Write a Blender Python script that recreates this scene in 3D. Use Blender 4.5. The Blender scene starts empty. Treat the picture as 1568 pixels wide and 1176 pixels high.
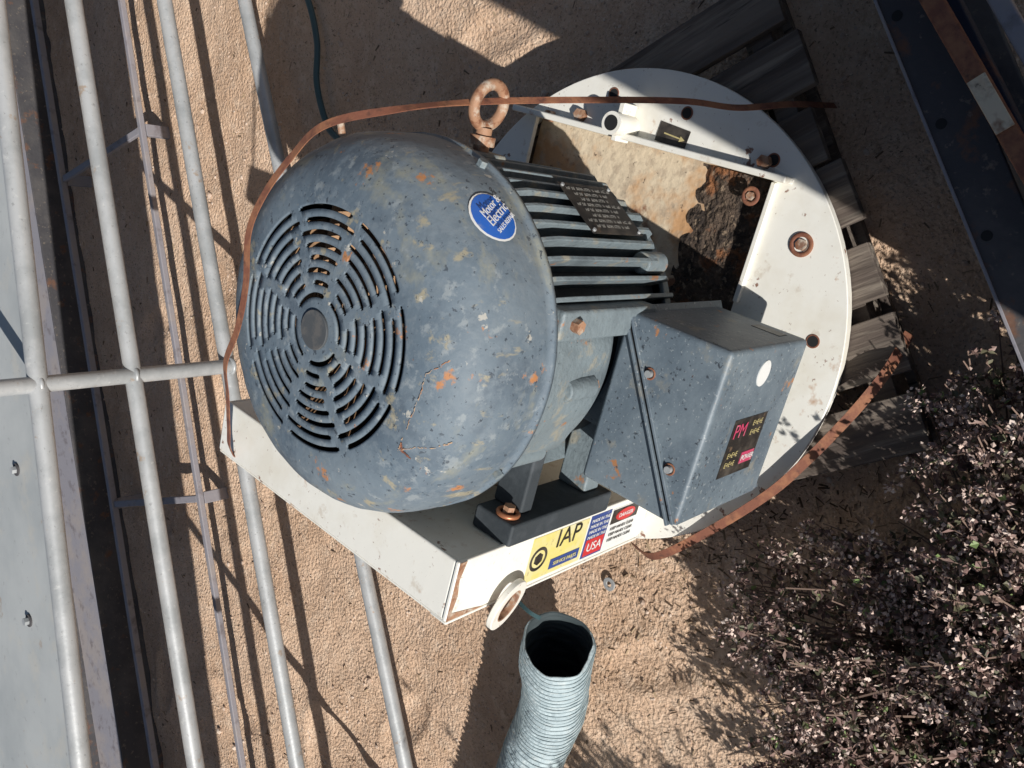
import bpy, bmesh, math, random
from math import sin, cos, pi, radians, sqrt, atan2
from mathutils import Vector, Matrix, noise
random.seed(7)
scene = bpy.context.scene
col = scene.collection

# ------------------------------------------------------------ materials
def mk(name, base, rough=0.6, metal=0.0, layers=(), bump=None, spec=0.5, stretch=None, det=5):
    m = bpy.data.materials.new(name); m.use_nodes = True
    nt = m.node_tree; N = nt.nodes; L = nt.links
    b = N["Principled BSDF"]
    b.inputs["Roughness"].default_value = rough
    b.inputs["Metallic"].default_value = metal
    b.inputs["Specular IOR Level"].default_value = spec
    tc = N.new("ShaderNodeTexCoord")
    mp = N.new("ShaderNodeMapping"); L.new(tc.outputs["Object"], mp.inputs["Vector"])
    if stretch: mp.inputs["Scale"].default_value = stretch
    cur = None
    def mix(fac, colr):
        nonlocal cur
        mx = N.new("ShaderNodeMix"); mx.data_type = 'RGBA'
        L.new(fac, mx.inputs[0])
        if cur is None: mx.inputs[6].default_value = (*base, 1)
        else: L.new(cur, mx.inputs[6])
        mx.inputs[7].default_value = (*colr, 1)
        cur = mx.outputs[2]
    for i, lay in enumerate(layers):
        c, sc, lo, hi, st = lay[:5]
        n = N.new("ShaderNodeTexNoise"); n.inputs["Scale"].default_value = sc
        n.inputs["Detail"].default_value = det; n.inputs["Roughness"].default_value = 0.65
        off = N.new("ShaderNodeVectorMath"); off.operation = 'MULTIPLY_ADD'
        off.inputs[1].default_value = lay[5] if len(lay) > 5 else (1,1,1)
        off.inputs[2].default_value = (i*3.7, i*1.9, i*5.1)
        L.new(mp.outputs[0], off.inputs[0]); L.new(off.outputs[0], n.inputs["Vector"])
        r = N.new("ShaderNodeMapRange"); r.inputs[1].default_value = lo; r.inputs[2].default_value = hi
        r.inputs[3].default_value = 0; r.inputs[4].default_value = st
        L.new(n.outputs[0], r.inputs[0]); mix(r.outputs[0], c)
    if cur is None: b.inputs["Base Color"].default_value = (*base, 1)
    else: L.new(cur, b.inputs["Base Color"])
    if bump:
        n = N.new("ShaderNodeTexNoise"); n.inputs["Scale"].default_value = bump[0]
        n.inputs["Detail"].default_value = 5
        L.new(mp.outputs[0], n.inputs["Vector"])
        bp = N.new("ShaderNodeBump"); bp.inputs["Strength"].default_value = bump[1]
        bp.inputs["Distance"].default_value = bump[2]
        L.new(n.outputs[0], bp.inputs["Height"]); L.new(bp.outputs[0], b.inputs["Normal"])
    return m

M = {}
M['sand'] = mk('sand', (0.68, 0.485, 0.345), 0.95, layers=[((0.56,0.375,0.25),2.2,0.42,0.62,0.8),((0.77,0.60,0.455),22,0.5,0.68,0.6),((0.41,0.27,0.175),60,0.55,0.67,0.6),((0.25,0.165,0.115),150,0.575,0.645,0.75),((0.88,0.76,0.62),240,0.60,0.68,0.75)],
              bump=(115,0.9,0.012), spec=0.1)
CH=(0.19,0.23,0.262)
M['blue'] = mk('blue_grey_paint', (0.108,0.145,0.182), 0.62, layers=[
    (CH,3.5,0.40,0.62,0.85),
    ((0.08,0.105,0.135),9,0.53,0.66,0.65),
    ((0.29,0.285,0.22),10,0.56,0.65,0.62,(0.75,0.75,1.5)),
    ((0.17,0.205,0.235),70,0.5,0.6,0.6),
    ((0.27,0.30,0.315),40,0.58,0.66,0.65),
    ((0.36,0.31,0.20),14,0.60,0.67,0.7,(2.0,2.0,0.5)),
    ((0.45,0.43,0.38),34,0.655,0.68,0.8,(1,1,0.7)),
    ((0.44,0.19,0.07),17,0.645,0.685,0.9),
    ((0.035,0.045,0.06),120,0.625,0.66,0.85),
    ((0.04,0.05,0.065),60,0.64,0.68,0.75)], bump=(60,0.35,0.004), spec=0.35)
M['blue2'] = mk('blue_grey_paint_box', (0.11,0.142,0.172), 0.5, layers=[((0.18,0.22,0.25),7,0.42,0.60,0.8),((0.28,0.26,0.21),15,0.59,0.67,0.6),((0.40,0.17,0.06),24,0.645,0.685,0.9),
              ((0.34,0.37,0.38),150,0.61,0.65,0.75),((0.03,0.035,0.045),120,0.62,0.65,0.85)], bump=(90,0.3,0.003))
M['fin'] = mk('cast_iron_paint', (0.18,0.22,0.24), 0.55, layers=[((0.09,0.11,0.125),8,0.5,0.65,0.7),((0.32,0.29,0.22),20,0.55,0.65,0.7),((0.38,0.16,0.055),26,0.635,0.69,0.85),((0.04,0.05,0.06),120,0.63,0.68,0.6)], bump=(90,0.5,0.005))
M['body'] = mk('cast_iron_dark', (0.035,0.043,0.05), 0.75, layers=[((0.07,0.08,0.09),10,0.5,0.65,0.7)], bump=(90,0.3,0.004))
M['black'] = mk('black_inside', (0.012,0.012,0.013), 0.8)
M['dusty'] = mk('rusty_fan', (0.14,0.08,0.05), 0.8, layers=[((0.40,0.24,0.13),14,0.38,0.53,0.9)])
M['hub'] = mk('hub_cap', (0.075,0.08,0.085), 0.65, layers=[((0.14,0.13,0.12),30,0.5,0.6,0.6)])
M['white'] = mk('white_paint_rusty', (0.84,0.82,0.75), 0.42, layers=[((0.72,0.67,0.56),6,0.5,0.68,0.6),((0.58,0.50,0.40),26,0.61,0.69,0.55),((0.46,0.25,0.12),9,0.635,0.70,0.85),((0.20,0.07,0.03),24,0.65,0.685,0.9),((0.3,0.2,0.14),110,0.66,0.69,0.65)],
               bump=(40,0.12,0.004))
M['whiterust'] = mk('rusted_cream_plate', (0.66,0.55,0.40), 0.7, layers=[((0.52,0.27,0.11),4.5,0.46,0.56,0.85),((0.20,0.07,0.03),8,0.55,0.61,0.9),((0.42,0.33,0.24),35,0.52,0.62,0.6),((0.05,0.035,0.028),60,0.62,0.68,0.8)], bump=(60,0.5,0.006))
M['rubble'] = mk('dirt_filled_rust', (0.10,0.07,0.05), 0.95, layers=[((0.03,0.022,0.018),30,0.45,0.58,0.9),((0.30,0.22,0.15),70,0.56,0.64,0.8),((0.28,0.11,0.04),12,0.54,0.62,0.8)], bump=(80,1.0,0.02))
M['rust'] = mk('rust', (0.20,0.075,0.045), 0.8, layers=[((0.32,0.14,0.07),30,0.45,0.6,0.8),((0.06,0.03,0.025),60,0.55,0.7,0.7)], bump=(200,0.4,0.002))
M['scr'] = mk('bared_primer', (0.40,0.29,0.20), 0.8, layers=[((0.34,0.14,0.06),40,0.5,0.6,0.8)])
M['eyerust'] = mk('rusty_eyebolt_metal', (0.36,0.20,0.12), 0.7, layers=[((0.5,0.44,0.36),50,0.5,0.62,0.8),((0.18,0.065,0.03),60,0.5,0.62,0.8)], bump=(120,0.4,0.003))
M['wood'] = mk('weathered_wood', (0.19,0.155,0.125), 0.9, layers=[((0.08,0.06,0.05),14,0.42,0.58,0.9),((0.32,0.275,0.22),40,0.52,0.66,0.7),((0.04,0.03,0.025),70,0.6,0.66,0.9)], bump=(60,0.9,0.008), stretch=(1,0.06,1))
M['galv'] = mk('galvanised_pipe', (0.44,0.45,0.455), 0.45, 0.2, layers=[((0.30,0.315,0.32),8,0.45,0.62,0.75),((0.34,0.24,0.16),25,0.63,0.69,0.7),((0.6,0.6,0.58),60,0.6,0.7,0.5),((0.2,0.2,0.2),110,0.62,0.68,0.6)], bump=(100,0.2,0.002))
M['deck'] = mk('grey_deck_paint', (0.46,0.475,0.47), 0.5, 0.0, layers=[((0.35,0.37,0.375),3,0.4,0.65,0.8),((0.52,0.49,0.43),10,0.56,0.7,0.5),((0.25,0.25,0.25),45,0.63,0.69,0.5),((0.33,0.24,0.17),14,0.66,0.72,0.6)], bump=(30,0.08,0.004))
M['darksteel'] = mk('dark_steel', (0.07,0.067,0.072), 0.8, 0.0, layers=[((0.13,0.12,0.115),5,0.45,0.65,0.75),((0.18,0.09,0.055),16,0.58,0.68,0.8),((0.24,0.2,0.16),60,0.6,0.68,0.6)], bump=(70,0.5,0.003), spec=0.25)
M['navy'] = mk('navy_steel', (0.015,0.022,0.045), 0.6, 0.0, layers=[((0.12,0.05,0.03),10,0.56,0.66,0.8)], bump=(70,0.3,0.003), spec=0.3)
M['purple'] = mk('faded_purple_steel', (0.25,0.24,0.265), 0.65, layers=[((0.32,0.28,0.26),6,0.48,0.62,0.7),((0.13,0.11,0.115),18,0.55,0.68,0.7)], bump=(60,0.3,0.003))
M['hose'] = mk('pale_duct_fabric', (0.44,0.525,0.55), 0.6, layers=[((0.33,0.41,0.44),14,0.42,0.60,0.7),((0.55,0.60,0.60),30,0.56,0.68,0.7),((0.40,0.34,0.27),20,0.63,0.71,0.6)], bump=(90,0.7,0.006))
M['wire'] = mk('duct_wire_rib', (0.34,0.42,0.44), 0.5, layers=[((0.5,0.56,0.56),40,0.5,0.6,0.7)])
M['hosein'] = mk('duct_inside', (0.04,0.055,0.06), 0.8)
M['teal'] = mk('teal_hose', (0.05,0.10,0.11), 0.4)
M['yellow'] = mk('yellow_label', (0.72,0.62,0.20), 0.5, layers=[((0.7,0.66,0.46),14,0.43,0.63,0.8),((0.4,0.33,0.2),60,0.6,0.68,0.6)])
M['lblue'] = mk('label_blue', (0.02,0.12,0.48), 0.4, layers=[((0.2,0.25,0.35),25,0.60,0.70,0.7)])
M['dblue'] = mk('label_dark_blue', (0.04,0.07,0.24), 0.5, layers=[((0.3,0.3,0.34),40,0.58,0.66,0.7)])
M['red'] = mk('label_red', (0.55,0.04,0.04), 0.5, layers=[((0.5,0.3,0.28),50,0.6,0.67,0.7)])
M['pink'] = mk('label_pink_red', (0.50,0.06,0.13), 0.5, layers=[((0.45,0.3,0.3),40,0.55,0.65,0.7)])
M['lwhite'] = mk('label_white', (0.74,0.74,0.72), 0.5, layers=[((0.5,0.5,0.46),30,0.55,0.7,0.6)])
M['lblack'] = mk('label_black', (0.025,0.022,0.02), 0.45, layers=[((0.10,0.085,0.07),18,0.46,0.62,0.8),((0.2,0.13,0.08),50,0.62,0.68,0.6)])
M['lgrey'] = mk('label_text_grey', (0.22,0.21,0.19), 0.5)
M['lyel'] = mk('label_text_yellow', (0.5,0.42,0.2), 0.5)
M['copper'] = mk('copper_ring', (0.5,0.2,0.1), 0.4, 0.5)
M['stone'] = mk('pebble', (0.50,0.36,0.27), 0.9, layers=[((0.7,0.58,0.48),6,0.45,0.6,0.8),((0.22,0.15,0.11),9,0.52,0.62,0.7)])
M['straw'] = mk('dry_litter', (0.34,0.25,0.16), 0.9, layers=[((0.12,0.08,0.05),5,0.45,0.55,0.9)])
M['leafA'] = mk('leaf_green', (0.105,0.105,0.06), 0.6, layers=[((0.18,0.16,0.10),12,0.45,0.6,0.8)])
M['leafB'] = mk('leaf_purple', (0.20,0.12,0.105), 0.6, layers=[((0.32,0.22,0.185),12,0.42,0.58,0.8)])
M['leafC'] = mk('dry_flower', (0.64,0.48,0.41), 0.8, layers=[((0.78,0.66,0.58),15,0.45,0.6,0.8)])
M['leafD'] = mk('leaf_fresh', (0.20,0.28,0.10), 0.6)
M['twig'] = mk('twig_bark', (0.20,0.135,0.105), 0.9)
M['blocker'] = mk('shade_blocker_paint', (0.3,0.3,0.28), 0.5, layers=[((0.2,0.12,0.08),8,0.6,0.7,0.8)])  # for the unseen blocker added to cast shade

# ------------------------------------------------------------ helpers
def empty(name, loc=(0,0,0), rz=0.0):
    e = bpy.data.objects.new(name, None); e.empty_display_size = 0.1
    e.location = loc; e.rotation_euler = (0,0,rz); col.objects.link(e); return e
def obj(name, verts, faces, mats, parent=None, smooth=False, fm=None, bevel=0, solid=0, split=None, bseg=2):
    me = bpy.data.meshes.new(name); me.from_pydata([tuple(v) for v in verts], [], faces)
    if not isinstance(mats, (list,tuple)): mats = [mats]
    for m in mats: me.materials.append(m)
    if fm:
        for p, i in zip(me.polygons, fm): p.material_index = i
    if smooth:
        for p in me.polygons: p.use_smooth = True
    me.update()
    o = bpy.data.objects.new(name, me); col.objects.link(o)
    if parent: o.parent = parent
    if solid:
        s = o.modifiers.new('s','SOLIDIFY'); s.thickness = solid; s.offset = -1
    if bevel:
        b = o.modifiers.new('b','BEVEL'); b.width = bevel; b.segments = bseg; b.limit_method='ANGLE'; b.angle_limit = radians(40)
        for p in me.polygons: p.use_smooth = True
        b.harden_normals = True
    if split:
        e = o.modifiers.new('e','EDGE_SPLIT'); e.split_angle = radians(split)
    return o
def boxgeo(lo, hi):
    x0,y0,z0 = lo; x1,y1,z1 = hi
    v = [(x0,y0,z0),(x1,y0,z0),(x1,y1,z0),(x0,y1,z0),(x0,y0,z1),(x1,y0,z1),(x1,y1,z1),(x0,y1,z1)]
    f = [(0,3,2,1),(4,5,6,7),(0,1,5,4),(1,2,6,5),(2,3,7,6),(3,0,4,7)]
    return v,f
def box(name, lo, hi, mat, parent=None, bevel=0.003, rz=0, ctr=None, zf=None):
    v,f = boxgeo(lo,hi)
    if rz:
        c = ctr or ((lo[0]+hi[0])/2,(lo[1]+hi[1])/2)
        v = [(c[0]+(x-c[0])*cos(rz)-(y-c[1])*sin(rz), c[1]+(x-c[0])*sin(rz)+(y-c[1])*cos(rz), z) for x,y,z in v]
    if zf: v = [(x,y,z+zf(x)) for x,y,z in v]
    return obj(name, v, f, mat, parent, bevel=bevel)
def frame(d):
    d = Vector(d).normalized()
    a = Vector((0,0,1)) if abs(d.z) < 0.9 else Vector((1,0,0))
    x = d.cross(a).normalized(); y = d.cross(x).normalized()
    return d,x,y
def cylgeo(p0,p1,r0,r1=None,n=24):
    r1 = r0 if r1 is None else r1
    p0=Vector(p0);p1=Vector(p1); d,x,y = frame(p1-p0)
    v=[];f=[]
    for k in range(n):
        t=2*pi*k/n; o=x*cos(t)+y*sin(t); v.append(p0+o*r0)
    for k in range(n):
        t=2*pi*k/n; o=x*cos(t)+y*sin(t); v.append(p1+o*r1)
    for k in range(n):
        j=(k+1)%n; f.append((k,j,n+j,n+k))
    f.append(tuple(range(n))[::-1]); f.append(tuple(range(n,2*n)))
    return v,f
def cyl(name,p0,p1,r,mat,parent=None,r1=None,n=24,bevel=0.0):
    v,f=cylgeo(p0,p1,r,r1,n)
    return obj(name,v,f,mat,parent,smooth=True,bevel=bevel,split=None if bevel else 35)
def torusgeo(c, ax, R, r, n=36, m=10, flat=1.0):
    c=Vector(c); d,x,y=frame(ax); v=[];f=[]
    for i in range(n):
        t=2*pi*i/n; o=x*cos(t)+y*sin(t)
        for j in range(m):
            s=2*pi*j/m; v.append(c+o*(R+r*cos(s))+d*(r*flat*sin(s)))
    for i in range(n):
        for j in range(m):
            f.append((i*m+j,((i+1)%n)*m+j,((i+1)%n)*m+(j+1)%m,i*m+(j+1)%m))
    return v,f
def torus(name,c,ax,R,r,mat,parent=None,flat=1.0):
    v,f=torusgeo(c,ax,R,r,flat=flat); return obj(name,v,f,mat,parent,smooth=True)
def flatring(name,c,ax,ro,ri,th,mat,parent=None,n=40):
    c=Vector(c); d,x,y=frame(ax); v=[];f=[]
    for i in range(n):
        t=2*pi*i/n; o=x*cos(t)+y*sin(t)
        v+=[c+o*ro+d*th/2,c+o*ri+d*th/2,c+o*ri-d*th/2,c+o*ro-d*th/2]
    for i in range(n):
        for j in range(4):
            f.append((i*4+j,((i+1)%n)*4+j,((i+1)%n)*4+(j+1)%4,i*4+(j+1)%4))
    return obj(name,v,f,mat,parent,bevel=th*0.2)
def catmull(pts, n=12):
    P=[Vector(p) for p in pts]; P=[P[0]*2-P[1]]+P+[P[-1]*2-P[-2]]; out=[]
    for i in range(1,len(P)-2):
        for k in range(n):
            t=k/n; a,b,c,d=P[i-1],P[i],P[i+1],P[i+2]
            out.append(0.5*((2*b)+(c-a)*t+(2*a-5*b+4*c-d)*t*t+(3*b-a-3*c+d)*t**3))
    out.append(P[-2]); return out
def tube(name,pts,r,mat,parent=None,n=10,sm=10,rf=None,frames=None):
    P=catmull(pts,sm) if sm else [Vector(p) for p in pts]
    v=[];f=[]; T=(P[1]-P[0]).normalized(); d,x,y=frame(T)
    for i,p in enumerate(P):
        t=(P[min(i+1,len(P)-1)]-P[max(i-1,0)]).normalized()
        x=(x-t*x.dot(t)).normalized(); y=t.cross(x)
        if frames is not None: frames.append((p.copy(),x.copy(),y.copy()))
        for k in range(n):
            a=2*pi*k/n; rr=r if rf is None else rf(i,a)
            v.append(p+(x*cos(a)+y*sin(a))*rr)
    for i in range(len(P)-1):
        for k in range(n):
            f.append((i*n+k,i*n+(k+1)%n,(i+1)*n+(k+1)%n,(i+1)*n+k))
    if rf is None:
        f.append(tuple(range(n))[::-1]); f.append(tuple(range((len(P)-1)*n,len(P)*n)))
    return obj(name,v,f,mat,parent,smooth=True)
def ribbon(name,pts,w,mat,center,parent=None,th=0.0015):
    P=catmull(pts,12); v=[];f=[]; c=Vector(center)
    for i,p in enumerate(P):
        t=(P[min(i+1,len(P)-1)]-P[max(i-1,0)]).normalized()
        n=(p-c); n=(n-t*n.dot(t)).normalized(); s=t.cross(n).normalized()
        for a,b in ((-1,-1),(1,-1),(1,1),(-1,1)): v.append(p+s*a*w/2+n*b*th/2)
    for i in range(len(P)-1):
        for k in range(4): f.append((i*4+k,i*4+(k+1)%4,(i+1)*4+(k+1)%4,(i+1)*4+k))
    return obj(name,v,f,mat,parent)
def quad(name, c, ex, ey, w, h, mat, parent, off=0.0):
    c=Vector(c);ex=Vector(ex).normalized();ey=Vector(ey).normalized();n=ex.cross(ey)
    c=c+n*off
    v=[c-ex*w/2-ey*h/2,c+ex*w/2-ey*h/2,c+ex*w/2+ey*h/2,c-ex*w/2+ey*h/2]
    return obj(name,v,[(0,1,2,3)],mat,parent,solid=0.0006)
def text(name, s, c, ex, ey, size, mat, parent, off=0.0):
    cu=bpy.data.curves.new(name,'FONT'); cu.body=s; cu.size=size; cu.align_x='CENTER'; cu.align_y='CENTER'; cu.extrude=0.0002
    cu.materials.append(mat); o=bpy.data.objects.new(name,cu); col.objects.link(o)
    ex=Vector(ex).normalized();ey=Vector(ey).normalized();n=ex.cross(ey); c=Vector(c)+n*off
    o.parent=parent
    o.matrix_local=Matrix(((ex.x,ey.x,n.x,c.x),(ex.y,ey.y,n.y,c.y),(ex.z,ey.z,n.z,c.z),(0,0,0,1)))
    return o

# ------------------------------------------------------------ ground
rg=random.Random(11)
prints=[(rg.uniform(-1.6,1.6),rg.uniform(0.9,3.6),rg.uniform(0,6.3)) for _ in range(30)]
def gz(x,y,fine=True):
    if abs(x)>6 or abs(y)>8: return -0.012
    z=0.014*noise.noise(Vector((x*2,y*2,0)))+0.009*noise.noise(Vector((x*6,y*6,3)))
    if fine:
        z+=0.0036*noise.noise(Vector((x*17,y*17,7)))+0.0018*noise.noise(Vector((x*45,y*45,9)))
        for (px,py,pa) in prints:
            dx,dy=x-px,y-py
            if abs(dx)<0.2 and abs(dy)<0.2:
                u=(dx*cos(pa)+dy*sin(pa))/0.13; w=(-dx*sin(pa)+dy*cos(pa))/0.055
                q=u*u+w*w
                if q<2.2: z+=-0.012*math.exp(-q*q*1.2)+0.005*math.exp(-(q-1.3)**2*5)
    return z-0.012
def coords(a,b,st,ext):
    xs=[]; x=a
    while x<b: xs.append(x); x+=st
    lo=[a-e for e in ext][::-1]; hi=[b+e for e in ext]
    return lo+xs+hi
ext=[0.1,0.3,0.8,2,5,12,30,80,200,500]
xs=coords(-2.0,2.2,0.012,ext); ys=coords(0.1,4.5,0.012,ext)
v=[];f=[]
for j,y in enumerate(ys):
    for i,x in enumerate(xs): v.append((x,y,gz(x,y)))
nx=len(xs)
for j in range(len(ys)-1):
    for i in range(nx-1):
        a=j*nx+i; f.append((a,a+1,a+nx+1,a+nx))
obj('ground',v,f,M['sand'],smooth=True)

v=[];f=[]
ico=bmesh.new(); bmesh.ops.create_icosphere(ico,subdivisions=1,radius=1)
iv=[vv.co.copy() for vv in ico.verts]; iff=[[q.index for q in ff.verts] for ff in ico.faces]; ico.free()
for k in range(12000):
    x=random.uniform(-2.0,2.2); y=random.uniform(0.2,4.2); s=random.choice([0.0014,0.002,0.0028,0.004])*random.uniform(0.7,1.4)
    if random.random()<0.015: s*=2.3
    R=Matrix.Rotation(random.uniform(0,6),3,'Z'); sc=Vector((s*random.uniform(.8,1.5),s,s*random.uniform(.5,.9)))
    z=gz(x,y)
    b=len(v)
    for q in iv: v.append(R@Vector((q.x*sc.x,q.y*sc.y,q.z*sc.z))*random.uniform(.85,1.1)+Vector((x,y,z+s*0.3)))
    for q in iff: f.append([b+w for w in q])
obj('pebbles',v,f,M['stone'])
v=[];f=[]
for k in range(3000):
    x=random.uniform(-1.6,1.6); y=random.uniform(0.2,3.5)
    if random.random()<0.45: x=random.gauss(-0.4,0.25); y=random.gauss(0.8,0.2)
    a=random.uniform(0,6.3); l=random.uniform(0.005,0.022); w=random.uniform(0.001,0.003)
    z=gz(x,y)+0.001
    dx,dy=cos(a)*l,sin(a)*l; b=len(v)
    v+= [(x,y,z),(x-sin(a)*w,y+cos(a)*w,z+w),(x+dx-sin(a)*w,y+dy+cos(a)*w,z+random.uniform(0,.006)),(x+dx,y+dy,z)]
    f.append((b,b+1,b+2,b+3))
obj('dry_litter',v,f,M['straw'])

# ------------------------------------------------------------ pallet
pal=empty('wooden_pallet',(0.145,0.950,0),radians(10))
PX0,PX1=-0.44,0.45
nb=7
for i in range(nb):
    st=(PX1-PX0)/nb; x=PX0+i*st; w=st-random.uniform(0.018,0.034)
    j=random.uniform(-0.03,0.02)
    box('deck_board_%d'%i,(x,-0.475+j,0.108),(x+w,0.40,0.128),M['wood'],pal,0.002,rz=random.uniform(-.02,.02))
for i,y in enumerate((-0.43,-0.02,0.36)):
    box('stringer_%d'%i,(PX0,y-0.02,0.03),(PX1,y+0.02,0.106),M['wood'],pal,0.002)
for i,y in enumerate((-0.42,0.0,0.35)):
    box('bottom_board_%d'%i,(PX0,y-0.045,0.005),(PX1,y+0.045,0.028),M['wood'],pal,0.002)

# ------------------------------------------------------------ fan mounting frame
TH=radians(-29.15); AX=(0.112,0.932,0)
fr=empty('fan_mounting_frame',AX,TH)
RX0,RX1,RY0,RY1=-0.30,0.315,-0.235,0.30; RD=0.455
angs=sorted(set([2*pi*k/120-pi for k in range(120)]+[atan2(y,x) for x in (RX0,RX1) for y in (RY0,RY1)]))
outer=[];inner=[]
for a in angs:
    c,s=cos(a),sin(a); t=9
    if c>1e-9:t=min(t,RX1/c)
    if c<-1e-9:t=min(t,RX0/c)
    if s>1e-9:t=min(t,RY1/s)
    if s<-1e-9:t=min(t,RY0/s)
    outer.append((RD*c,RD*s)); inner.append((t*c,t*s))
n=len(angs); v=[];f=[]
for z in (0.170,0.158):
    v+=[(x,y,z) for x,y in outer]; v+=[(x,y,z) for x,y in inner]
for k in range(n):
    j=(k+1)%n
    f.append((k,j,n+j,n+k)); f.append((2*n+j,2*n+k,3*n+k,3*n+j))
    f.append((k,2*n+k,2*n+j,j)); f.append((n+j,3*n+j,3*n+k,n+k))
obj('round_flange',v,f,M['white'],fr,bevel=0.002)
v=[];f=[]
for a in range(96):
    t=2*pi*a/96
    for r in (RD-0.006,RD-0.016):
        for z in (0.132,0.158): v.append((r*cos(t),r*sin(t),z))
for a in range(96):
    b=((a+1)%96)*4;a4=a*4
    f+=[(a4,b,b+1,a4+1),(a4+2,a4+3,b+3,b+2),(a4,a4+2,b+2,b)]
obj('rim_skirt',v,f,M['white'],fr)
box('recess_floor',(RX0-0.01,RY0-0.01,0.131),(RX1+0.01,RY1+0.01,0.137),M['whiterust'],fr,0.001)
v=[];f=[]; G=26
for j in range(G+1):
    for i in range(G+1):
        x=0.05+0.262*i/G; y=-0.232+0.15*j/G
        h=0.004+0.006*(1-j/G)+0.006*noise.noise(Vector((x*40,y*40,1)))-0.012*max(0,(j/G-0.72+0.35*noise.noise(Vector((x*14,2,1)))))
        if i==0: h=-0.002
        v.append((x,y,0.137+h))
for j in range(G):
    for i in range(G): a=j*(G+1)+i; f.append((a,a+1,a+G+2,a+G+1))
obj('recess_dirt',v,f,M['rubble'],fr,smooth=True)
box('side_bar',(0.316,-0.27,0.150),(0.328,0.34,0.205),M['white'],fr,0.003)
box('front_bar',(0.10,-0.246,0.138),(0.313,-0.2365,0.180),M['white'],fr,0.002)
box('platform_plate',(-0.308,-0.19,0.171),(-0.302,0.41,0.715),M['white'],fr,0.002)
box('platform_top_flange',(-0.402,-0.192,0.716),(-0.3,0.42,0.7235),M['white'],fr,0.004,)
box('platform_outer_lip',(-0.407,-0.19,0.690),(-0.4025,0.42,0.721),M['white'],fr,0.002)
box('platform_front_flange',(-0.402,-0.2005,0.171),(-0.298,-0.1925,0.7255),M['white'],fr,0.003)
box('front_flange_outer_lip',(-0.409,-0.2,0.178),(-0.4035,-0.165,0.722),M['white'],fr,0.003)
box('platform_far_flange',(-0.40,0.4105,0.171),(-0.302,0.418,0.7155),M['white'],fr,0.003)
v=[(-0.401,-0.2012,0.724),(-0.299,-0.2012,0.724),(-0.299,-0.2012,0.708),(-0.33,-0.2012,0.716),(-0.36,-0.2012,0.711),(-0.388,-0.2012,0.716),(-0.397,-0.2012,0.66),(-0.401,-0.2012,0.64)]
obj('corner_rust_edge',v,[tuple(range(8))],M['eyerust'],fr)
flatring('lifting_eye',(-0.408,-0.212,0.592),(0.18,1,0.18),0.047,0.028,0.011,M['white'],fr)
flatring('lifting_eye_bore_rust',(-0.408,-0.212,0.592),(0.18,1,0.18),0.0310,0.0272,0.0118,M['eyerust'],fr)
EX=(0,0,-1); EY=(1,0,0)
def fl(x,z): return (x,-0.2005,z)
quad('yellow_label',fl(-0.350,0.465),EX,EY,0.160,0.086,M['yellow'],fr,0.0008)
text('label_letters','IAP',fl(-0.327,0.442),EX,EY,0.050,M['lblack'],fr,0.0018)
v,f=torusgeo((-0.352,-0.2018,0.518),(0,1,0),0.020,0.003,flat=0.2); obj('label_emblem',v,f,M['lblack'],fr)
v,f=cylgeo((-0.352,-0.2012,0.518),(-0.352,-0.2021,0.518),0.012,n=6); obj('label_emblem_core',v,f,M['lblack'],fr)
quad('label_panel',fl(-0.374,0.437),EX,EY,0.085,0.020,M['dblue'],fr,0.0016)
text('label_small','SERVICE PARTS',fl(-0.374,0.437),EX,EY,0.010,M['yellow'],fr,0.0026)
quad('blue_red_label',fl(-0.350,0.347),EX,EY,0.066,0.088,M['dblue'],fr,0.0008)
quad('red_label_part',fl(-0.373,0.347),EX,EY,0.058,0.034,M['red'],fr,0.0016)
text('label_usa','USA',fl(-0.373,0.347),EX,EY,0.026,M['lwhite'],fr,0.0024)
for i in range(4): text('label_line_%d'%i,'MADE IN THE',fl(-0.317-0.0115*i,0.347),EX,EY,0.0095,M['lwhite'],fr,0.0018)
quad('danger_label',fl(-0.350,0.262),EX,EY,0.096,0.082,M['lwhite'],fr,0.0008)
quad('danger_black',fl(-0.326,0.262),EX,EY,0.092,0.030,M['lblack'],fr,0.0016)
v,f=cylgeo((-0.326,-0.202,0.262),(-0.326,-0.2032,0.262),0.0125,n=24); v=[Vector((p[0],p[1],0.262+(p[2]-0.262)*2.6)) for p in v]; obj('danger_oval',v,f,M['red'],fr)
text('danger_word','DANGER',(-0.326,-0.2034,0.262),EX,EY,0.012,M['lwhite'],fr,0.0004)
for i in range(3): text('danger_text_%d'%i,'KEEP HANDS CLEAR',fl(-0.352-0.012*i,0.262),EX,EY,0.009,M['lblack'],fr,0.0018)
def w2l(x,y):
    dx,dy=x-AX[0],y-AX[1]; return (dx*cos(TH)+dy*sin(TH), -dx*sin(TH)+dy*cos(TH))
for i,(x,y,r) in enumerate([(0.155,0.542,0.017),(0.257,0.616,0.013)]):
    X,Y=w2l(x,y); torus('rust_washer_%d'%i,(X,Y,0.172),(0,0,1),r,0.004,M['rust'],fr,flat=0.6)
    cyl('bolt_%d'%i,(X,Y,0.170),(X,Y,0.176),r*0.6,M['eyerust'],fr,n=6)
for i,(x,y) in enumerate([(-0.008,0.549),(0.433,0.71),(0.517,0.853),(-0.16,0.66),(0.306,0.567)]):
    X,Y=w2l(x,y); cyl('hole_%d'%i,(X,Y,0.165),(X,Y,0.1712),0.0095,M['black'],fr)
    torus('hole_rust_%d'%i,(X,Y,0.1705),(0,0,1),0.0105,0.0016,M['rust'],fr,flat=0.5)
for i,(x,y) in enumerate([(0.521,1.003),(0.306,0.58),(0.50,0.93)]):
    X,Y=w2l(x,y); cyl('flange_bolt_%d'%i,(X,Y,0.17),(X,Y,0.186),0.012,M['eyerust'],fr,n=6)
X,Y=w2l(0.445,0.83)
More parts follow.
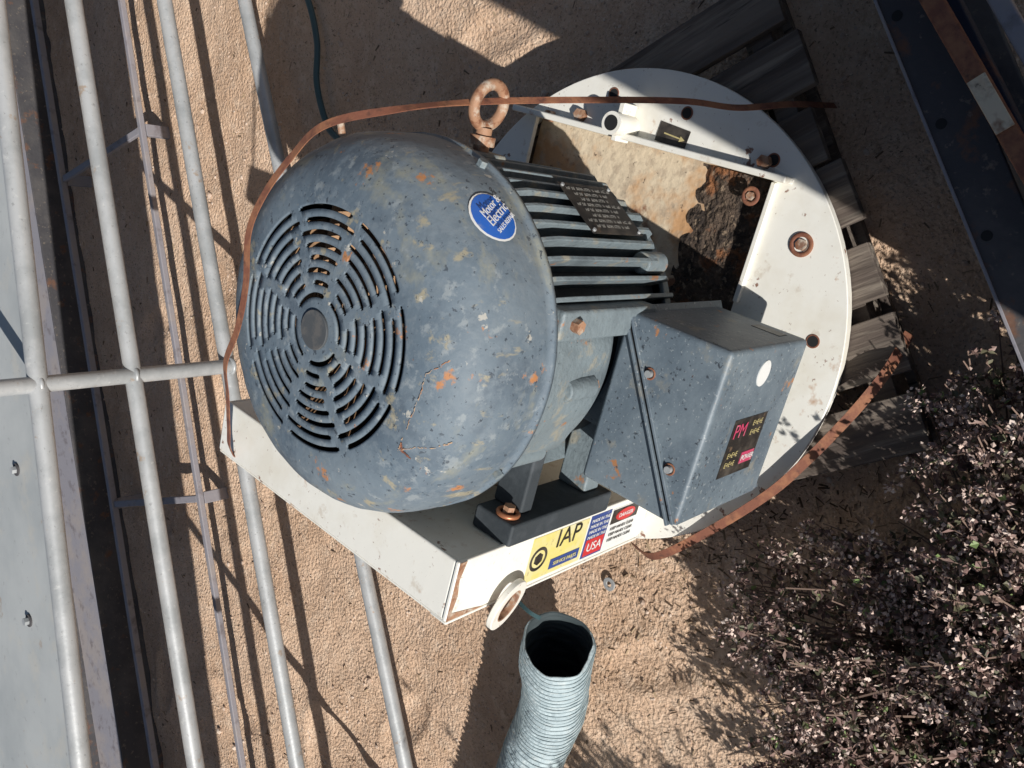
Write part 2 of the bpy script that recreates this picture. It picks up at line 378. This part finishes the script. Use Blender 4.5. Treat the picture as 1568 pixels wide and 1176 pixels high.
cyl('pipe_stub',(X,Y,0.17),(X,Y,0.235),0.021,M['white'],fr)
cyl('pipe_stub_bore',(X,Y,0.2),(X,Y,0.2362),0.014,M['black'],fr)
box('stub_bracket',(X-0.03,Y-0.006,0.171),(X+0.04,Y+0.006,0.215),M['white'],fr,0.002)
X,Y=w2l(0.402,0.745)
ex=(-0.1,-1,0); ey=(1,-0.1,0)
quad('arrow_plate',(X,Y,0.171),ex,ey,0.066,0.036,M['lblack'],fr,0.001)
quad('arrow_shaft',(X,Y,0.171),ex,ey,0.036,0.0025,M['lyel'],fr,0.002)
obj('arrow_head',[(X-0.008,Y-0.016,0.1735),(X+0.003,Y-0.018,0.1735),(X-0.003,Y-0.028,0.1735)],[(0,1,2)],M['lyel'],fr)

# ------------------------------------------------------------ electric motor
mo=empty('electric_motor',AX,TH)
r=0.043; rad=[0.0,0.015,0.030,0.038]; slotrings={}; k=0
while r<0.160:
    w=0.0068; a=[r, r+w*0.15, r+w*0.5, r+w*0.85, r+w]
    base=len(rad); rad+=a
    for q in range(4): slotrings[base+q]=(k,(0.0032,0.0006,0.0006,0.0032)[q])
    r+=w+0.0097; k+=1
rad+= [0.168,0.172]
NA=540; v=[];f=[]
def topz(r): return 0.893-0.006*(r/0.17)**2
nr=len(rad)
for i in range(nr):
    for j in range(NA):
        t=2*pi*j/NA; v.append((rad[i]*cos(t),rad[i]*sin(t),topz(rad[i])))
nsec=8
for i in range(nr-1):
    rm=(rad[i]+rad[i+1])/2
    for j in range(NA):
        t=2*pi*(j+.5)/NA
        if i in slotrings:
            kk,sh=slotrings[i]
            ns=nsec if kk>1 else (4 if kk==0 else 8)
            ph=((t/(2*pi)*ns+0.3*ns/nsec+0.08*sin(kk*2.3))%1.0-0.5)*2*pi/ns
            half=pi/ns*rm
            end=half-0.0062-sh
            if kk%2==1: end-=0.002
            if abs(ph)*rm<end: continue
        a=i*NA+j;b=i*NA+(j+1)%NA
        f.append((a,a+NA,b+NA,b))
prof=[(0.172,0.8869),(0.19,0.884),(0.207,0.878),(0.223,0.869),(0.238,0.857),(0.250,0.842),(0.259,0.825),(0.265,0.806),(0.268,0.787),(0.2695,0.765),(0.27,0.742),(0.270,0.731),(0.273,0.730),(0.2735,0.722)]
base=len(v)-NA
def cnoise(t,zz): return 0.0018*noise.noise(Vector((3*cos(t),3*sin(t),zz*14)))+0.0007*noise.noise(Vector((9*cos(t),9*sin(t),zz*40)))
for q,(rr,zz) in enumerate(prof[1:]):
    for j in range(NA):
        t=2*pi*j/NA
        e=cnoise(t,zz)
        v.append(((rr+e)*cos(t),(rr+e)*sin(t),zz+e*0.5))
    b2=len(v)-NA
    for j in range(NA):
        jn=(j+1)%NA; f.append((base+j,b2+j,b2+jn,base+jn))
    base=b2
cover=obj('fan_cover',v,f,M['blue'],mo,smooth=True,solid=0.0035)
cyl('fan_hub_cap',(0,0,0.893),(0,0,0.897),0.027,M['hub'],mo,n=40,bevel=0.001)
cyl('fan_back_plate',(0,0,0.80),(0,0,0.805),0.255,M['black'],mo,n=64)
v=[];f=[]
for i in range(9):
    a=2*pi*i/9; c,s=cos(a),sin(a); b=len(v)
    for rr in (0.03,0.165):
        for zz,o1 in ((0.812,0),(0.874,0.03)):
            for o in (-0.002,0.002): v.append((rr*c-(o+o1)*s,rr*s+(o+o1)*c,zz))
    f+=[(b,b+1,b+3,b+2),(b+4,b+6,b+7,b+5),(b+2,b+3,b+7,b+6),(b,b+2,b+6,b+4),(b+1,b+5,b+7,b+3)]
obj('fan_blades',v,f,M['dusty'],mo)
for i,a in enumerate((-20,-118,-160,25,70,120,165)):
    t=radians(a); cyl('cover_bolt_%d'%i,(0.268*cos(t),0.268*sin(t),0.745),(0.278*cos(t),0.278*sin(t),0.745),0.0075,M['fin'],mo,n=6)
cyl('grease_fitting',(0.262*cos(0.35),0.262*sin(0.35),0.83),(0.285*cos(0.35),0.285*sin(0.35),0.833),0.005,M['eyerust'],mo,n=10)
def covR(z):
    for (ra,za),(rb,zb) in zip(prof[:-1],prof[1:]):
        if zb<=z<=za: return ra+(rb-ra)*(za-z)/(za-zb)
    return 0.27
def covZ(r):
    for (ra,za),(rb,zb) in zip(prof[:-1],prof[1:]):
        if ra<=r<=rb: return za+(zb-za)*(r-ra)/(rb-ra)
    return topz(r)
def scratch(name,pts,mat,w=0.0012,sd=1,gap=0.12):
    rnd=random.Random(sd); v=[];f=[]; P=[]
    for (a0,b0),(a1,b1) in zip(pts[:-1],pts[1:]):
        for k in range(16):
            t=k/16; P.append(Vector((a0+(a1-a0)*t+rnd.gauss(0,0.0006),b0+(b1-b0)*t+rnd.gauss(0,0.0006))))
    for i,p in enumerate(P):
        d=(P[min(i+1,len(P)-1)]-P[max(i-1,0)]).normalized(); s=Vector((-d.y,d.x)); ww=w*rnd.uniform(0.25,1.4)
        for sg in (-1,1):
            q=p+s*sg*ww; r_=q.length
            v.append((q.x,q.y,covZ(r_)+0.0019))
    for i in range(len(P)-1):
        if rnd.random()<gap: continue
        f.append((2*i,2*i+1,2*i+3,2*i+2))
    return obj(name,v,f,mat,mo)
scratch('paint_scratch_a',[(0.040,-0.222),(0.016,-0.200),(-0.02,-0.197),(-0.055,-0.190),(-0.098,-0.179)],M['scr'],0.0006,3,0.25)
scratch('paint_scratch_b',[(-0.098,-0.179),(-0.085,-0.20),(-0.078,-0.222),(-0.064,-0.238)],M['scr'],0.0006,4,0.2)
scratch('rust_scratch',[(-0.085,-0.182),(-0.096,-0.186),(-0.104,-0.196)],M['rust'],0.0014,5)
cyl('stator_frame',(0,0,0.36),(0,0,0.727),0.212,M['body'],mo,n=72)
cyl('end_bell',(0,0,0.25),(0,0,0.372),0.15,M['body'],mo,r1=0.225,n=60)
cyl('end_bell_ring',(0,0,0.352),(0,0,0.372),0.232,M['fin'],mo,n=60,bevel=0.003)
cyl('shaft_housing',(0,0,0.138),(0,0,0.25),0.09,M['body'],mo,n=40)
cyl('rear_bell',(0,0,0.69),(0,0,0.7295),0.245,M['fin'],mo,n=72,bevel=0.004)
v=[];f=[]
a=-70.0; k=0
while a<215:
    if not(-150<a<-72):
        t=radians(a); c,s=cos(t),sin(t)
        top=0.715; bot=0.365+0.012*sin(a*1.7)
        e=0.002*sin(k*2.1)
        pts=[(0.205,bot),(0.243,bot+0.01),(0.253+e,bot+0.03),(0.255+e,top-0.06),(0.252,top-0.03),(0.240,top),(0.205,top)]
        b=len(v); m=len(pts); h=0.0036
        for o in (-h,h):
            for (rr,zz) in pts: v.append((rr*c-o*s,rr*s+o*c,zz))
        f.append(tuple(range(b,b+m))); f.append(tuple(range(b+2*m-1,b+m-1,-1)))
        for q in range(m):
            qn=(q+1)%m; f.append((b+q,b+m+q,b+m+qn,b+qn))
    a+=6.5; k+=1
obj('cooling_fins',v,f,M['fin'],mo,bevel=0.0018)
v=[];f=[]
A0,A1,NS=-152,-74,40
for i in range(NS+1):
    t=radians(A0+(A1-A0)*i/NS)
    e=0.004*sin(i*0.55)
    for (rr,zz) in ((0.20,0.52),(0.232,0.525),(0.240+e,0.55),(0.241+e,0.60),(0.243,0.64),(0.247,0.665),(0.247,0.715),(0.20,0.72)): v.append((rr*cos(t),rr*sin(t),zz))
for i in range(NS):
    for q in range(7): f.append((i*8+q,i*8+8+q,i*8+9+q,i*8+q+1))
f.append(tuple(range(8))); f.append(tuple(range(NS*8+7,NS*8-1,-1)))
obj('frame_pad',v,f,M['fin'],mo,smooth=True,split=50)
for i,(a,z,l) in enumerate(((-72,0.655,0.05),(-95,0.60,0.035),(-128,0.62,0.04),(-50,0.40,0.03),(-146,0.68,0.04))):
    t=radians(a); c,s=cos(t),sin(t)
    cyl('cast_lug_%d'%i,(0.235*c,0.235*s,z-l),(0.235*c,0.235*s,z+l),0.018,M['fin'],mo,n=16,bevel=0.004)
    cyl('lug_bolt_%d'%i,(0.235*c,0.235*s,z-l-0.012),(0.235*c,0.235*s,z-l),0.010,M['eyerust'],mo,n=6)
box('horizontal_rib',(0.0,-0.258,0.46),(0.075,-0.20,0.474),M['fin'],mo,0.004)
box('frame_boss',(0.06,-0.25,0.46),(0.105,-0.19,0.70),M['fin'],mo,0.006)
cyl('boss_bolt',(0.085,-0.249,0.672),(0.085,-0.262,0.672),0.010,M['eyerust'],mo,n=6)
t=atan2(*reversed(w2l(0.238,0.703)))
c,s=cos(t),sin(t)
EXn=Vector((-s,c,0)); ctr=Vector((0.260*c,0.260*s,0.512))
quad('nameplate',ctr,EXn,(0,0,1),0.10,0.135,M['lblack'],mo,0.0)
for i in range(8):
    text('plate_text_%d'%i,'HP 50  RPM 1775  V 460  HZ 60'[: 29-(i%3)*5],ctr,(0,0,-1),EXn,0.0085,M['lgrey'],mo,0.001).location += EXn*(0.038-0.0105*i)
for sx in (-1,1):
    for sz in (-1,1):
        p=ctr+EXn*sx*0.044+Vector((0,0,sz*0.061)); cyl('rivet',p,p+Vector((c,s,0))*0.003,0.003,M['galv'],mo,n=10)
X,Y=w2l(0.208,0.68); t0=atan2(Y,X)
def patch(name,t0,z0,wa,hz,mat,off,n=24):
    v=[];f=[]
    rr=[0.25,0.5,0.75,1.0]
    def P(u,w):
        t=t0+u*wa/0.27; z=z0+w*hz
        R=covR(z)
        return ((R+off)*cos(t),(R+off)*sin(t),z)
    v.append(P(0,0))
    for q in rr:
        for k in range(n): v.append(P(q*cos(2*pi*k/n),q*sin(2*pi*k/n)))
    for k in range(n): f.append((0,1+k,1+(k+1)%n))
    for i in range(3):
        for k in range(n): f.append((1+i*n+k,1+(i+1)*n+k,1+(i+1)*n+(k+1)%n,1+i*n+(k+1)%n))
    return obj(name,v,f,mat,mo,smooth=True)
patch('cover_sticker_border',t0,0.793,0.036,0.034,M['lwhite'],0.0025)
patch('cover_sticker',t0,0.793,0.0335,0.0315,M['lblue'],0.0033)
c,s=cos(t0),sin(t0); tg=Vector((-s,c,0)); cc=Vector((0.2748*c,0.2748*s,0.793))
d1=(Vector((0,0,-0.8))+tg*0.5).normalized(); nrm=Vector((c,s,0)); d2=nrm.cross(d1)
for i,(sx,sz,tx) in enumerate(((0.012,0.016,'Motor &'),(-0.001,0.019,'Electric'),(-0.016,0.009,'SALES REPAIR'))):
    text('sticker_text_%d'%i,tx,cc,d1,d2,sz,M['lwhite'],mo,0.0008).location += d2*sx
# terminal box
bx0,bx1,by0,by1,bz0,bz1=-0.179,0.096,-0.412,-0.235,0.243,0.52
box('terminal_box',(bx0,by0,bz0),(bx1,by1,bz1),M['blue2'],mo,0.008)
def diag(name,off,e,th,mat):
    d=Vector((bx0-bx1+0.02,by0-by1,0)).normalized(); n=Vector((-d.y,d.x,0))
    p0=Vector((bx1+e-0.004,by1+0.0,0)); p1=Vector((bx0-e+0.012,by0-e*0.3+0.01,0))
    v=[]
    for z in (bz0-e,bz1+e):
        for p,sg in ((p0,1),(p1,1),(p1,-1),(p0,-1)):
            q=p+n*(off+sg*th/2); v.append((q.x,q.y,z))
    obj(name,v,[(0,1,2,3),(7,6,5,4),(0,4,5,1),(1,5,6,2),(2,6,7,3),(3,7,4,0)],mat,mo,bevel=0.0015)
diag('lid_flange',-0.005,0.009,0.005,M['blue2'])
diag('lid_gasket',0.0,0.005,0.004,M['black'])
diag('box_flange',0.005,0.009,0.005,M['blue2'])
for i,(x,y) in enumerate(((0.02,-0.30),(-0.10,-0.375))):
    cyl('lid_screw_%d'%i,(x,y,bz1),(x,y,bz1+0.008),0.0055,M['galv'],mo,n=12)
    torus('screw_rust_%d'%i,(x,y,bz1+0.001),(0,0,1),0.008,0.0015,M['rust'],mo,flat=0.6)
box('box_neck',(-0.11,-0.236,0.30),(0.06,-0.15,0.48),M['fin'],mo,0.008)
EXb=(0,0,-1); EYb=(1,0,0)
v,f=cylgeo((0.053,-0.412,0.39),(0.053,-0.4132,0.39),0.021,n=32); v=[Vector((p[0],p[1],0.39+(p[2]-0.39)*0.95)) for p in v]; obj('white_oval_sticker',v,f,M['lwhite'],mo)
quad('wiring_label',(-0.068,-0.412,0.375),EXb,EYb,0.115,0.098,M['lblack'],mo,0.0008)
text('label_red_a','PM',(-0.04,-0.412,0.405),EXb,EYb,0.034,M['pink'],mo,0.0018)
quad('label_red_b',(-0.092,-0.412,0.345),EXb,EYb,0.045,0.02,M['pink'],mo,0.0016)
text('label_word','POWER',(-0.092,-0.412,0.345),EXb,EYb,0.013,M['lwhite'],mo,0.0024)
for i,(lx,lz) in enumerate(((-0.032,0.348),(-0.048,0.348),(-0.080,0.405),(-0.096,0.405))): text('label_fine_%d'%i,'E+E+E',(lx,-0.412,lz),EXb,EYb,0.013,M['lyel'],mo,0.0018)
quad('side_sticker',(0.096,-0.36,0.29),(0,1,0),(0,0,1),0.05,0.03,M['lblack'],mo,0.0008)
for i,(y0,y1) in enumerate(((-0.205,-0.125),(0.125,0.205))):
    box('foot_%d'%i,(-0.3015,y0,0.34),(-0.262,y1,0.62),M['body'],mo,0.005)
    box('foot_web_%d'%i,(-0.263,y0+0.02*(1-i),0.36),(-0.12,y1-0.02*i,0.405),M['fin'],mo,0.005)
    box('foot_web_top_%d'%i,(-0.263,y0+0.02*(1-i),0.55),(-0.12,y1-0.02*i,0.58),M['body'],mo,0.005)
torus('copper_washer',(-0.258,-0.175,0.60),(1,0,0),0.016,0.004,M['copper'],mo)
cyl('foot_bolt',(-0.262,-0.175,0.60),(-0.245,-0.175,0.60),0.010,M['eyerust'],mo,n=6)
def l(x,y,z):
    X,Y=w2l(x,y); return Vector((X,Y,z))
p0=l(0.335,0.812,0.645); p1=l(0.372,0.794,0.645); pc=l(0.400,0.779,0.645)
cyl('eyebolt_shank',p0,p1,0.012,M['eyerust'],mo,n=16)
cyl('eyebolt_collar',l(0.350,0.805,0.645),l(0.362,0.799,0.645),0.019,M['eyerust'],mo,n=20)
torus('eyebolt_ring',pc,(-0.12,-1,0.0),0.030,0.0085,M['eyerust'],mo)
box('eyebolt_boss',(0.215,-0.02,0.61),(0.262,0.035,0.70),M['fin'],mo,0.005)

# ------------------------------------------------------------ steel strap
ribbon('steel_strap',[(-0.12,1.47,0.55),(-0.06,1.455,0.70),(-0.036,1.42,0.745),(0.0,1.35,0.785),(0.055,1.265,0.83),(0.10,1.18,0.878),(0.142,1.105,0.897),(0.20,1.072,0.894),(0.27,1.05,0.891),(0.316,1.012,0.882),(0.352,0.95,0.874),(0.372,0.875,0.872),(0.376,0.804,0.82),(0.402,0.782,0.672),(0.403,0.70,0.505),(0.39,0.61,0.38),(0.375,0.56,0.30),(0.385,0.52,0.18),(0.40,0.50,0.02)],0.0115,M['rust'],(0.112,1.2,0.0))
ribbon('steel_strap',[(-0.02,0.415,0.10),(-0.07,0.44,0.150),(-0.115,0.48,0.168),(-0.157,0.525,0.18),(-0.21,0.59,0.185),(-0.262,0.665,0.185),(-0.33,0.80,0.18),(-0.38,0.93,0.16),(-0.385,1.05,0.05)],0.017,M['rust'],(0.1,0.9,-1.0))

# ------------------------------------------------------------ flexible duct
raw=catmull([(-0.527,1.103,0.285),(-0.60,1.165,0.235),(-0.69,1.235,0.17),(-0.79,1.32,0.12),(-0.92,1.42,0.095),(-1.1,1.52,0.09),(-1.4,1.62,0.09),(-1.9,1.7,0.09)],60)
path=[raw[0]]; acc=0
for a,b in zip(raw[:-1],raw[1:]):
    d=(b-a).length; acc+=d
    while acc>=0.0022:
        path.append(b-(b-a).normalized()*(acc-0.0022)); acc-=0.0022
PITCH=0.0176
def rf0(i,a):
    s=i*0.0022
    return 0.0735+0.006*noise.noise(Vector((s*8,cos(a)*1.3,sin(a)*1.3)))+0.0024*noise.noise(Vector((s*28,cos(a)*2,sin(a)*2)))
def rf(i,a):
    s=i*0.0022
    h=abs(sin(pi*(s/PITCH+a/(2*pi))))
    return rf0(i,a)-0.0055*h*(1+1.1*noise.noise(Vector((s*40,cos(a)*2.5,sin(a)*2.5))))
frs=[]
du=empty('flexible_duct_hose')
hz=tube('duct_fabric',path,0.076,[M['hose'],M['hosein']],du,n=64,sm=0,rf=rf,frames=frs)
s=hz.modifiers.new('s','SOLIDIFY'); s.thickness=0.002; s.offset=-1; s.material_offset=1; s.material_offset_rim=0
wp=[]
for k in range(int(min(len(frs)-2,420)*0.0022/PITCH*36)):
    ang=-2*pi*k/36; s_=k/36*PITCH; fi=s_/0.0022; i0=int(fi)
    if i0>=len(frs)-1: break
    p,x,y=frs[i0]; p2=frs[i0+1][0]; p=p.lerp(p2,fi-i0)
    wp.append(p+(x*cos(ang)+y*sin(ang))*(rf0(i0,ang%(2*pi))+0.0002))
tube('duct_wire_rib',wp,0.0014,M['wire'],du,n=5,sm=0)
ribbon('cut_binding_strap',[(-0.472,1.13,0.30),(-0.455,1.15,0.31),(-0.43,1.19,0.30),(-0.42,1.22,0.28)],0.008,M['teal'],(-0.6,1.2,0.1),du)
flatring('steel_washer',(-0.487,1.165,0.001),(0,0.1,1),0.016,0.007,0.004,M['galv'])
tube('garden_hose',[(0.74,1.83,0.01),(0.80,1.87,0.012),(0.92,1.885,0.012),(1.037,1.856,0.012),(1.2,1.88,0.012),(1.5,2.0,0.012)],0.009,M['teal'])

# ------------------------------------------------------------ pipe fence + deck
TZ=lambda x: 0.016-0.042*x
fe=empty('pipe_fence',(0,2.0,0))
for i,(z,ya,yb) in enumerate(((0.10,0.13,-0.27),(0.35,0.07,-0.06),(0.61,0.01,-0.01))):
    cyl('rail_%d'%i,(-2.6,yb,z),(2.4,ya,z),0.0195,M['galv'],fe)
cyl('rail_top',(-2.6,0.0,0.815+TZ(-2.6)),(2.4,0.0,0.815+TZ(2.4)),0.021,M['galv'],fe)
for i,(x,z0) in enumerate(((0.16,0.35),(-1.2,0.0),(1.55,0.0))):
    cyl('post_%d'%i,(x,0.0,z0),(x,0.0,1.12),0.0185,M['galv'],fe)
    for z in (0.35,0.61,0.815+TZ(x)):
        torus('weld_%d_%d'%(i,int(z*100)),(x,0,z),(0,0,1),0.019,0.0055,M['galv'],fe)
dk=empty('steel_deck_table',(0,0,0))
box('deck_plate',(-2.4,2.03,0.795),(2.2,2.66,0.803),M['deck'],dk,0.003,zf=TZ)
box('deck_lip',(-2.4,2.6605,0.75),(2.2,2.667,0.803),M['deck'],dk,0.002,zf=TZ)
for i,(x,y) in enumerate(((-0.017,2.20),(-0.37,2.225),(0.5,2.24),(1.0,2.24),(-0.9,2.2))):
    z=0.803+TZ(x)
    cyl('deck_bolt_%d'%i,(x,y,z+0.004),(x,y,z+0.014),0.009,M['galv'],dk,n=6)
    cyl('deck_bolt_washer_%d'%i,(x,y,z-0.001),(x,y,z+0.0036),0.015,M['darksteel'],dk,n=20)
for i,(x,y) in enumerate(((-2.35,2.1),(-2.35,2.6),(2.15,2.1),(2.15,2.6))):
    box('deck_leg_%d'%i,(x-0.03,y-0.03,-0.02),(x+0.03,y+0.03,0.794+TZ(x)),M['deck'],dk,0.003)
lf=empty('steel_ladder_frame',(0,0,0))
box('side_rail_0',(-1.9,2.70,0.08),(2.2,2.72,0.10),M['purple'],lf,0.004)
box('side_rail_1',(-1.9,3.32,0.08),(2.2,3.345,0.105),M['purple'],lf,0.004)
for i,x in enumerate((-1.5,-0.216,1.035,1.9)):
    box('rung_%d'%i,(x-0.012,2.721,0.082),(x+0.012,3.319,0.098),M['purple'],lf,0.003)
    for y in (2.71,3.33): box('foot_%d_%d'%(i,int(y)),(x-0.02,y-0.009,-0.02),(x+0.02,y+0.009,0.079),M['purple'],lf,0.002)
bm=empty('channel_beam',(0,0,0))
box('web',(-2.4,3.5,0.10),(2.4,3.78,0.11),M['purple'],bm,0.002)
box('flange_near',(-2.4,3.49,-0.02),(2.4,3.4995,0.14),M['darksteel'],bm,0.002)
box('flange_far',(-2.4,3.7805,-0.02),(2.4,3.79,0.14),M['darksteel'],bm,0.002)
wb=empty('white_channel',(0,0,0))
box('web',(-2.0,3.86,0.07),(-0.32,4.15,0.08),M['white'],wb,0.002)
box('lip',(-2.0,3.85,-0.02),(-0.32,3.8595,0.11),M['white'],wb,0.002)

# ------------------------------------------------------------ beams near the viewer's feet
def beam(name,p0,p1):
    p0=Vector((*p0,0));p1=Vector((*p1,0)); d=(p1-p0); return empty(name,(p0.x,p0.y,0),atan2(d.y,d.x)), d.length
e,L_=beam('steel_i_beam',(-0.12,0.225),(0.95,0.445))
box('web',(0,-0.055,0.02),(L_,-0.047,0.26),M['darksteel'],e,0.002)
box('top_flange',(0,-0.075,0.2605),(L_,0.0,0.27),M['darksteel'],e,0.003)
box('bottom_flange',(0,-0.105,-0.01),(L_,0.0,0.0195),M['darksteel'],e,0.003)
box('edge_strip',(0,-0.004,0.2705),(L_,0.0005,0.274),M['purple'],e,0.001)
for i in range(4): cyl('bolt_hole_%d'%i,(0.22+i*0.17,-0.02,0.262),(0.22+i*0.17,-0.02,0.2708),0.0075,M['black'],e)
e,L_=beam('navy_steel_tube',(-0.15,0.10),(0.95,0.385))
box('tube',(0,-0.012,0.24),(L_,0.012,0.28),M['navy'],e,0.004)
box('leg_a',(0.1,-0.01,-0.01),(0.13,0.01,0.239),M['navy'],e,0.003)
box('leg_b',(1.05,-0.01,-0.01),(1.09,0.01,0.239),M['navy'],e,0.003)
e,L_=beam('rusty_square_tube',(-0.10,0.097),(0.95,0.429))
box('tube',(0,-0.013,0.30),(L_,0.013,0.325),M['rust'],e,0.004)
box('lit_spot_plate',(0.34,-0.012,0.3255),(0.42,0.012,0.328),M['whiterust'],e,0.001)  # cream plate added as the sunlit spot on this tube
box('leg_a',(0.05,-0.01,-0.01),(0.08,0.01,0.299),M['rust'],e,0.003)
box('leg_b',(1.0,-0.01,-0.01),(1.03,0.01,0.299),M['rust'],e,0.003)
e,L_=beam('square_steel_tube',(-0.05,0.050),(0.95,0.358))
box('tube',(0,-0.012,0.30),(L_,0.012,0.32),M['purple'],e,0.004)
box('leg_a',(0.05,-0.01,-0.01),(0.08,0.01,0.299),M['purple'],e,0.003)
box('leg_b',(0.95,-0.01,-0.01),(0.98,0.01,0.299),M['purple'],e,0.003)

# ------------------------------------------------------------ unseen cabinet-shaped blocker, added behind the viewer to shade the right side
sh=-0.04
cb=empty('added_shade_blocker',(-0.344+sh*0.747,-0.796-sh*0.665,0),atan2(-0.665,0.747))
box('body',(-0.395,-0.15,0.08),(0.395,0.15,1.6),M['blocker'],cb,0.01)
box('blocker_door',(-0.36,0.1505,0.12),(0.36,0.162,1.55),M['blocker'],cb,0.004)
cyl('blocker_handle',(0.30,0.18,0.75),(0.30,0.18,0.92),0.008,M['galv'],cb)
for i,(x,y) in enumerate(((-.36,-.12),(.36,-.12),(-.36,.12),(.36,.12))): box('leg_%d'%i,(x-.02,y-.02,-0.01),(x+.02,y+.02,0.079),M['darksteel'],cb,0.002)

# ------------------------------------------------------------ shrub
def shrub(name, cx,cy,rx,ry,hmin,hmax,nbr,nleaf,seed):
    rnd=random.Random(seed); v=[];f=[];fm=[]
    def leaf(p,d,l,w,mi):
        d=d.normalized(); a=Vector((rnd.uniform(-1,1),rnd.uniform(-1,1),rnd.uniform(-1,1)))
        s=d.cross(a)
        if s.length<1e-4: return
        s.normalize(); n=d.cross(s); b=len(v)
        v.extend([p,p+d*l*0.5+s*w+n*w*0.3,p+d*l,p+d*l*0.5-s*w+n*w*0.3]); f.append((b,b+1,b+2)); f.append((b,b+2,b+3)); fm.extend([mi,mi])
    def stick(a,bb,r):
        d,x,y=frame(bb-a); b=len(v)
        for p,q in ((a,r),(bb,r*0.6)):
            for k in range(3): v.append(p+(x*cos(k*2.1)+y*sin(k*2.1))*q)
        for k in range(3): f.append((b+k,b+(k+1)%3,b+3+(k+1)%3,b+3+k)); fm.append(4)
    for i in range(nbr):
        a=rnd.uniform(0,2*pi); q=sqrt(rnd.random())
        wob=1+0.16*sin(3*a+seed)+0.12*sin(7*a)
        ex,ey=cos(a)*q*rx*wob,sin(a)*q*ry*wob
        cl=noise.noise(Vector((ex*7,ey*7,seed)))
        hh=(hmin+(hmax-hmin)*sqrt(max(0,1-q*q)))*rnd.uniform(0.65,1.05)*(1+0.55*cl)
        base=Vector((cx+ex*0.45,cy+ey*0.45,-0.01)); tip=Vector((cx+ex,cy+ey,hh))
        mid=(base+tip)/2+Vector((rnd.uniform(-.04,.04),rnd.uniform(-.04,.04),0.02))
        stick(base,mid,0.003); stick(mid,tip,0.002)
        ntw=rnd.randint(5,7)
        for w_ in range(ntw):
            t=0.35+0.65*(w_+rnd.random())/ntw
            p=base.lerp(mid,t*2) if t<0.5 else mid.lerp(tip,min(1,t*2-1))
            d=Vector((rnd.gauss(0,1),rnd.gauss(0,1),rnd.gauss(0.9,0.5))).normalized()
            L=rnd.uniform(0.025,0.06)
            e=p+d*L; stick(p,e,0.0012)
            nl=int(nleaf/ntw)
            for k in range(nl):
                u=rnd.random(); pp=p.lerp(e,u)
                dd=(d*0.5+Vector((rnd.gauss(0,.8),rnd.gauss(0,.8),rnd.gauss(0.3,.7))))
                r=rnd.random(); mi=0 if r<0.36 else (1 if r<0.965 else 3)
                leaf(pp,dd,rnd.uniform(0.009,0.019),rnd.uniform(0.0038,0.0068),mi)
            if rnd.random()<0.28+0.40*(t>0.8):
                for k in range(rnd.randint(14,24)):
                    dd=Vector((rnd.gauss(0,1),rnd.gauss(0,1),rnd.gauss(0.4,0.8)))
                    leaf(e+dd*0.006,dd,rnd.uniform(0.005,0.010),rnd.uniform(0.0028,0.0045),2 if rnd.random()<0.7 else 1)
    return obj(name,v,f,[M['leafA'],M['leafB'],M['leafC'],M['leafD'],M['twig']],None,fm=fm)
shrub('flowering_shrub',-0.68,0.24,0.62,0.54,0.08,0.37,900,50,3)
shrub('flowering_shrub',-1.62,0.72,0.40,0.50,0.22,0.64,400,36,5)

# ------------------------------------------------------------ light
el=radians(33); sd=Vector((-0.665*cos(el),-0.747*cos(el),sin(el)))
sl=bpy.data.lights.new('sun','SUN'); sl.energy=5.0; sl.angle=radians(0.5); sl.color=(1.0,0.97,0.92)
so=bpy.data.objects.new('sun',sl); col.objects.link(so); so.location=sd*20
so.rotation_euler=sd.to_track_quat('Z','Y').to_euler()
w=bpy.data.worlds.new('World'); scene.world=w; w.use_nodes=True
nt=w.node_tree; bg=nt.nodes['Background']; sk=nt.nodes.new('ShaderNodeTexSky'); sk.sky_type='NISHITA'; sk.sun_disc=False
sk.sun_elevation=el; sk.sun_rotation=atan2(sd.x,sd.y)
nt.links.new(sk.outputs[0],bg.inputs[0]); bg.inputs[1].default_value=0.05

# ------------------------------------------------------------ camera
cam=bpy.data.cameras.new('camera'); cam.sensor_width=36; cam.lens=30.56; cam.clip_start=0.02; cam.clip_end=2000
co=bpy.data.objects.new('camera',cam); col.objects.link(co)
D=radians(50); fw=Vector((0,cos(D),-sin(D))); dn=Vector((0,-sin(D),-cos(D))); rt=Vector((1,0,0))
X=(-0.156*rt+0.988*dn).normalized(); Z=-fw; Y=Z.cross(X)
m=Matrix((X,Y,Z)).transposed().to_4x4(); m.translation=Vector((0,0,1.62)); co.matrix_world=m
scene.camera=co
scene.view_settings.view_transform='Standard'; scene.view_settings.look='None'; scene.view_settings.exposure=0
